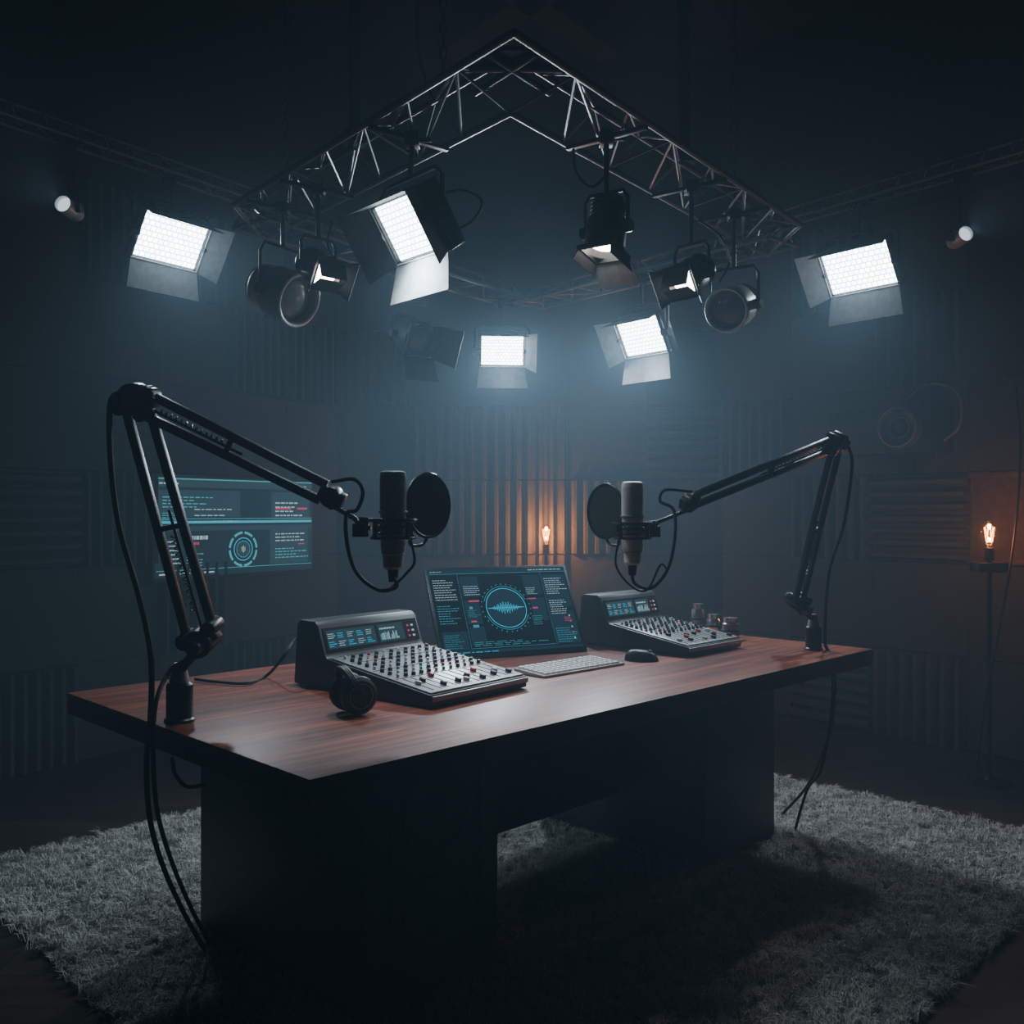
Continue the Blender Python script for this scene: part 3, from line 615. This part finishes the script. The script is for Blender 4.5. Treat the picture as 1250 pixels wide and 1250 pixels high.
# ---------------------------------------------------------------- boom arms and microphones
def boom(base,piv,elb,tip,sep1,sep2,label,s=1):
    base=V(base); root=thing('boom_arm',label,'microphone arm',base,0,'microphone boom arms clamped to the desk')
    piv,elb,tip=[V(p)-base for p in(piv,elb,tip)]
    d1=(elb-piv).normalized(); d2=(tip-elb).normalized(); N=d1.cross(d2).normalized()
    n1=N.cross(d1).normalized(); n2=N.cross(d2).normalized()
    b=MB(); b.lathe([(.036*s,0),(.036*s,.006),(.031*s,.01),(.031*s,.088*s),(.026*s,.094*s),(.0,.094*s)],None,28); b.build('clamp_base',M_black,root)
    b=MB(); b.lathe([(.024*s,.094*s),(.014*s,.14*s),(.0,.14*s)],None,20); b.build('collar',M_grey,root)
    b=MB(); b.cyl((0,0,.12*s),piv+V((0,0,-.01)),.012*s); b.cyl(piv-N*.035*s,piv+N*.035*s,.034*s); b.cyl(piv+n1*sep1/2+d1*.03-N*.03*s,piv+n1*sep1/2+d1*.03+N*.03*s,.018*s); b.cyl(piv-n1*sep1/2+d1*.01-N*.03*s,piv-n1*sep1/2+d1*.01+N*.03*s,.02*s)
    b.beam(piv-n1*sep1*.5,piv+n1*sep1*.6+d1*.02,.04*s,.03*s,N); b.build('lower_joint',M_black,root,bevel=.002)
    for q in(-1,1):
        b=MB(); b.cyl(piv+N*.035*s*q,piv+N*.06*s*q,.022*s,.018*s,12); b.build('tension_knob',M_blackp,root)
    def seg(a,c,n,sp,nm,d):
        b=MB()
        for q in(-1,1): b.beam(a+n*sp/2*q+d*.02,c+n*sp/2*q*.8-d*.02,.016*s,.020*s,n)
        o=b.build(nm,M_black,root,bevel=.002)
        b=MB(); L=(c-a).length; b.cyl(a+d*.03+n*sp*.1,a+d*L*.55+n*sp*.1,.0035*s)
        h0=a+d*L*.12; pts=[]; 
        for i in range(90):
            t=i/90; pts.append(h0+d*L*.33*t+(n*math.cos(i*.9)+N*math.sin(i*.9))*.006*s)
        b.tube(pts,.0016*s,4); b.build('spring',M_black,o)
        b=MB(); m_=a+d*L*.48; b.beam(m_-n*sp*.55,m_+n*sp*.55,.018*s,.012*s,d); b.build('spacer',M_black,o,bevel=.001)
    seg(piv,elb,n1,sep1,'lower_arm',d1); seg(elb,tip,n2,sep2,'upper_arm',d2)
    b=MB(); b.cyl(elb-N*.022*s,elb+N*.022*s,.036*s,n=24)
    for q in(-1,1):
        e=elb+n1*sep1/2*q-d1*.01; b.cyl(e-N*.024*s,e+N*.024*s,.020*s); e=elb+n2*sep2/2*q+d2*.03; b.cyl(e-N*.022*s,e+N*.022*s,.016*s)
    b.beam(elb-n1*sep1*.6,elb+n1*sep1*.6,.03*s,.045*s,d1); b.build('elbow_joint',M_black,root,bevel=.003)
    for q in(-1,1):
        b=MB(); b.cyl(elb+N*.022*s*q,elb+N*.034*s*q,.014*s); b.build('elbow_bolt',M_grey,root)
    b=MB(); b.cyl(tip-N*.02*s,tip+N*.02*s,.024*s,n=20); b.beam(tip-d2*.03,tip+d2*.03,.03*s,.035*s,n2); b.cyl(tip,tip+V((0,0,-.03)),.008); b.build('tip_joint',M_black,root,bevel=.002)
    return N
def mic(c,top,bot,tipw,popc,popn,desc,lab,mm,PR_=.070):
    x,y=c; h=top-bot; r=.031
    t=thing('microphone','%s condenser microphone with round top, hanging in %s shock mount'%(desc,lab),'microphone',(x,y,bot),0,'studio microphones on boom arms')
    b=MB(); b.lathe([(r*.96,h*.60),(r*.96,h*.93),(r*.93,h*.985),(r*.7,h),(0,h)],None,36)
    for i in range(14): b.ring((0,0,h*(.625+.024*i)),(0,0,1),r*.965,.0014,36,4)
    g=b.build('grille',mm,t)
    b=MB(); b.lathe([(r*.55,0),(r*.72,.006),(r*.75,h*.12),(r*.9,h*.2),(r*.93,h*.56),(r*1.0,h*.575),(r*1.0,h*.60),(r*.98,h*.60)],None,36); b.build('body',mm,t)
    b=MB(); b.ring((0,0,h*.585),(0,0,1),r*1.0,.003,36,6); b.ring((0,0,h*.16),(0,0,1),r*.8,.002,36,6); b.build('trim_band',M_grey,t)
    b=MB(); b.cyl((0,0,-.028),(0,0,.002),.010,.013); b.build('connector',M_black,t)
    sz=bot+h*.42
    s=thing('shock_mount','black elastic shock mount cradling the %s microphone'%lab,'shock mount',(x,y,sz),0,'microphone shock mounts')
    b=MB(); b.ring((0,0,.018),(0,0,1),.052,.0045,40); b.ring((0,0,-.022),(0,0,1),.048,.004,40)
    for k_ in range(4):
        a=R(45+90*k_); b.cyl((.051*math.cos(a),.051*math.sin(a),-.024),(.051*math.cos(a),.051*math.sin(a),.022),.005,n=8)
    b.build('outer_ring',M_black,s)
    b=MB(); b.ring((0,0,.004),(0,0,1),.0325,.004,32); b.ring((0,0,-.012),(0,0,1),.0315,.003,32); b.build('inner_ring',M_black,s)
    b=MB()
    for k_ in range(8):
        a=R(45*k_); a2=R(45*k_+22); b.cyl((.050*math.cos(a),.050*math.sin(a),.018 if k_%2 else -.022),(.032*math.cos(a2),.032*math.sin(a2),.0),.002,n=6)
    b.build('elastic_cord',M_rubber,s)
    tv_=V(tipw)-V((x,y,sz)); dh=V((tv_.x,tv_.y,0)).normalized()
    b=MB(); b.tube([dh*.050,dh*.075+V((0,0,.0)),dh*.085+V((0,0,.02)),V((tv_.x,tv_.y,tv_.z-.02))],.006,8); b.cyl(dh*.066+V((0,0,-.02)),dh*.066+V((0,0,.025)),.011,n=12); b.box(dh*.075+V((0,0,-.005)),(.03,.03,.03)); b.build('mounting_arm',M_black,s,bevel=.001)
    pc=V(popc); pn=V(popn).normalized(); pf=thing('pop_filter','round black mesh pop filter in front of the %s microphone'%lab,'pop filter',pc-V((0,0,PR_)),0,'pop filters before the microphones')
    b=MB(); b.ring((0,0,PR_),pn,PR_,.0045,48,8); b.build('hoop',M_black,pf)
    b=MB(); b.cyl(V((0,0,PR_))-pn*.0015,V((0,0,PR_))+pn*.0015,PR_-.001,n=48); b.build('mesh_screen',M_mesh,pf)
    sm=V((x,y,sz-.02))-pf.location; st=V((0,0,.002))
    b=MB(); b.tube(catmull([st,st+V((0,0,-.02))+(sm-st)*.2,(st+sm)/2+V((0,0,-.02)),sm+(st-sm).normalized()*.05]),.004,8); b.build('gooseneck',M_black,pf)
    return t
bL=(-.794,2.27,.75); eL=P(165,487,2.15); tL=P(405,606,2.15); pL=P(247,782,2.24)
boom(bL,pL,eL,tL,.068,.05,'tall black boom arm clamped at the left end of the desk')
mic((-.269,2.15),1.343,1.120,tL,P(523,617,2.23),(.8,-.6,0),'grey','left',M_mic,.074)
bR=P(993,793,3.452); bR.z=.75; eR=P(1022,540,3.05); tR=P(842,613,2.7); pR=P(974,737,3.40)
boom(bR,pR,eR,tR,.055,.045,'black boom arm clamped at the far right end of the desk',.92)
mic((.3295,2.60),1.333,1.105,tR,P(739,624,2.68),(-.82,-.57,0),'pale grey','right',M_micp,.076)
# ---------------------------------------------------------------- cables
def cable(pts,r,label,g='cables around the desk'):
    b=MB(); b.tube(catmull(pts,8),r,8); return tag(b.build('cable',M_rubber),label,'cable',g)
cable([P(405,588,2.12),P(432,585,2.1),P(443,600,2.11),P(436,622,2.12),P(423,628,2.12),P(424,665,2.1),P(436,700,2.1),P(462,720,2.1),P(484,716,2.12),P(480,702,2.15)],.0045,'black cable looping under the left microphone')
cable([V((-.228,2.13,1.192)),P(506,685,2.12),P(496,700,2.12),P(484,712,2.13),P(470,722,2.13),P(452,714,2.11),P(436,700,2.1)],.003,'thin second cable curling under the left microphone')
cable([P(845,600,2.68),P(812,598,2.64),P(806,612,2.63),P(822,622,2.62),P(824,655,2.6),P(815,695,2.58),P(795,718,2.58),P(775,712,2.6),P(771,696,2.6)],.0045,'black cable looping under the right microphone')
cable([V((.29,2.572,1.18)),P(752,690,2.6),P(770,715,2.6),P(790,720,2.58),P(806,690,2.58),P(815,695,2.58)],.003,'thin second cable curling under the right microphone')
cable([P(150,478,2.13),P(135,492,2.12),P(135,560,2.12),P(145,640,2.12),P(170,730,2.13),P(184,800,2.15),P(184,870,2.16),P(179,930,2.2),P(183,1000,2.3),P(200,1060,2.4),P(225,1115,2.52),P(250,1160,2.64)],.0065,'long black cable hanging from left boom arm elbow to the floor')
cable([P(222,808,2.26),P(205,822,2.22),P(190,860,2.14),P(187,920,2.16),P(192,990,2.28),P(209,1050,2.4),P(234,1110,2.5),P(258,1155,2.62)],.0055,'second black cable falling from left clamp base to the floor')
cable([P(210,925,2.24),P(214,945,2.25),P(228,960,2.3),P(250,958,2.42)],.005,'short black cable sagging under the left desk corner')
zc=.757
def DP(px,py): z=(CAMH-zc)*1160/(py-625); return P(px,py,z)
cable([DP(238,829),DP(262,832),DP(300,834),DP(325,825),P(345,803,2.72),P(358,783,2.78),P(366,779,2.8)],.0045,'black cable lying on desk running into left console')
cable([P(1036,545,3.03),P(1040,570,3.05),P(1030,640,3.15),P(1012,700,3.35),P(1007,780,3.42),P(1014,800,3.42),P(1017,830,3.40),P(1014,880,3.45),P(1002,940,3.55),P(985,965,3.65),P(968,1022,3.64)],.0055,'long black cable hanging from right boom arm elbow to rug')
cable([P(1009,790,3.45),P(1019,815,3.40),P(1016,880,3.5),P(1004,920,3.6),P(985,960,3.75),P(952,997,3.86)],.0055,'second black cable falling behind right clamp base to rug')
cable([P(1240,470,4.5),P(1246,540,4.4),P(1240,640,4.35),P(1225,740,4.3),P(1205,840,4.25),P(1192,940,4.3)],.006,'thin black cable hanging down beside the right filament lamp',)
# ---------------------------------------------------------------- filament lamps
def filament_lamp(x,y,zb,label,energy,plate):
    t=thing('filament_lamp',label,'lamp',(x,y,0),0,'glowing filament bulb lamps')
    b=MB(); b.lathe([(.10,0),(.10,.012),(.03,.02),(.012,.04),(.0,.04)],None,28); b.build('base',M_black,t)
    b=MB(); b.cyl((0,0,.03),(0,0,zb-.11),.011); b.build('pole',M_black,t)
    b=MB(); b.cyl((0,0,zb-.12),(0,0,zb-.06),.02)
    if plate: b.box((.0,0,zb-.15),(.14,.09,.045))
    b.build('socket',M_black,t,bevel=.003)
    b=MB(); b.lathe([(.016,-.062),(.020,-.047),(.036,-.012),(.043,.015),(.035,.048),(.014,.066),(0,.069)],Matrix.Translation((0,0,zb)),24); b.build('glass_bulb',M_bulb,t)
    b=MB()
    for k_ in range(6):
        a=R(60*k_+20); a2=R(60*k_+50); b.cyl((.012*math.cos(a),.012*math.sin(a),zb-.035),(.022*math.cos(a2),.022*math.sin(a2),zb+.034),.0011,n=6)
    b.build('filament',M_fil,t)
    l=bpy.data.lights.new('bulb','POINT'); l.energy=energy; l.color=(1,.34,.09); l.shadow_soft_size=.010; o=bpy.data.objects.new('bulb_glow',l); COL.objects.link(o); o.parent=t; o.location=(0,0,zb)
filament_lamp(.215,5.99,1.107,'slim floor lamp with glowing filament bulb behind the monitor',20,False)
filament_lamp(2.20,4.38,1.145,'slim floor lamp with glowing filament bulb at far right',6.5,True)
# ---------------------------------------------------------------- loudspeaker on right wall
sp_c=Cc+dR*1.30+nR*.26
sp=thing('loudspeaker','dark loudspeaker with round cone on bracket high on right wall','speaker',(sp_c.x,sp_c.y,1.56),angR)
b=MB(); b.box((0,0,.11),(.56,.24,.24)); b.build('cabinet',M_cab,sp,bevel=.012)
for x,r in((-.13,.105),):
    Mx=frame((x,.12,.12),(1,0,0),(0,0,-1),(0,1,0))
    b=MB(); b.lathe([(r,0),(r,.06),(r*.88,.066),(r*.8,.040),(r*.35,.022),(r*.28,.036),(0,.044)],Mx,36); c_=b.build('speaker_cone',M_cone2,sp)
    b=MB(); b.ring((0,0,.062),(0,0,1),r*.94,.005,36,6,Mx); b.ring((0,0,.036),(0,0,1),r*.5,.004,36,6,Mx); b.build('cone_ring',M_grey,c_)
b=MB(); b.box((0,-.04,-.015),(.3,.26,.02)); b.box((.0,-.16,-.05),(.1,.06,.1)); b.build('bracket',M_black,sp,bevel=.002)
b=MB(); b.tube(catmull([(-.10,.0,.22),(-.11,.02,.28),(-.20,.02,.34),(-.32,.02,.32),(-.37,.01,.25),(-.36,0,.12),(-.28,0,.05)]),.006,8); b.build('handle',M_grey,sp)
# ---------------------------------------------------------------- haze and camera
wd_=bpy.data.worlds.new('World'); bpy.context.scene.world=wd_; wd_.use_nodes=True; nt=wd_.node_tree
bg=nt.nodes['Background']; bg.inputs[0].default_value=(.01,.012,.015,1); bg.inputs[1].default_value=.1
vs_=nt.nodes.new('ShaderNodeVolumeScatter'); vs_.inputs['Color'].default_value=(.50,.78,1,1); vs_.inputs['Density'].default_value=.040; vs_.inputs['Anisotropy'].default_value=.3
nt.links.new(vs_.outputs[0],nt.nodes['World Output'].inputs['Volume'])
cd=bpy.data.cameras.new('camera'); cd.sensor_width=36; cd.lens=36*1160/1250; cd.clip_start=.05; cam=bpy.data.objects.new('camera',cd); COL.objects.link(cam); cam.location=(0,0,CAMH); cam.rotation_euler=(R(90),0,0); bpy.context.scene.camera=cam
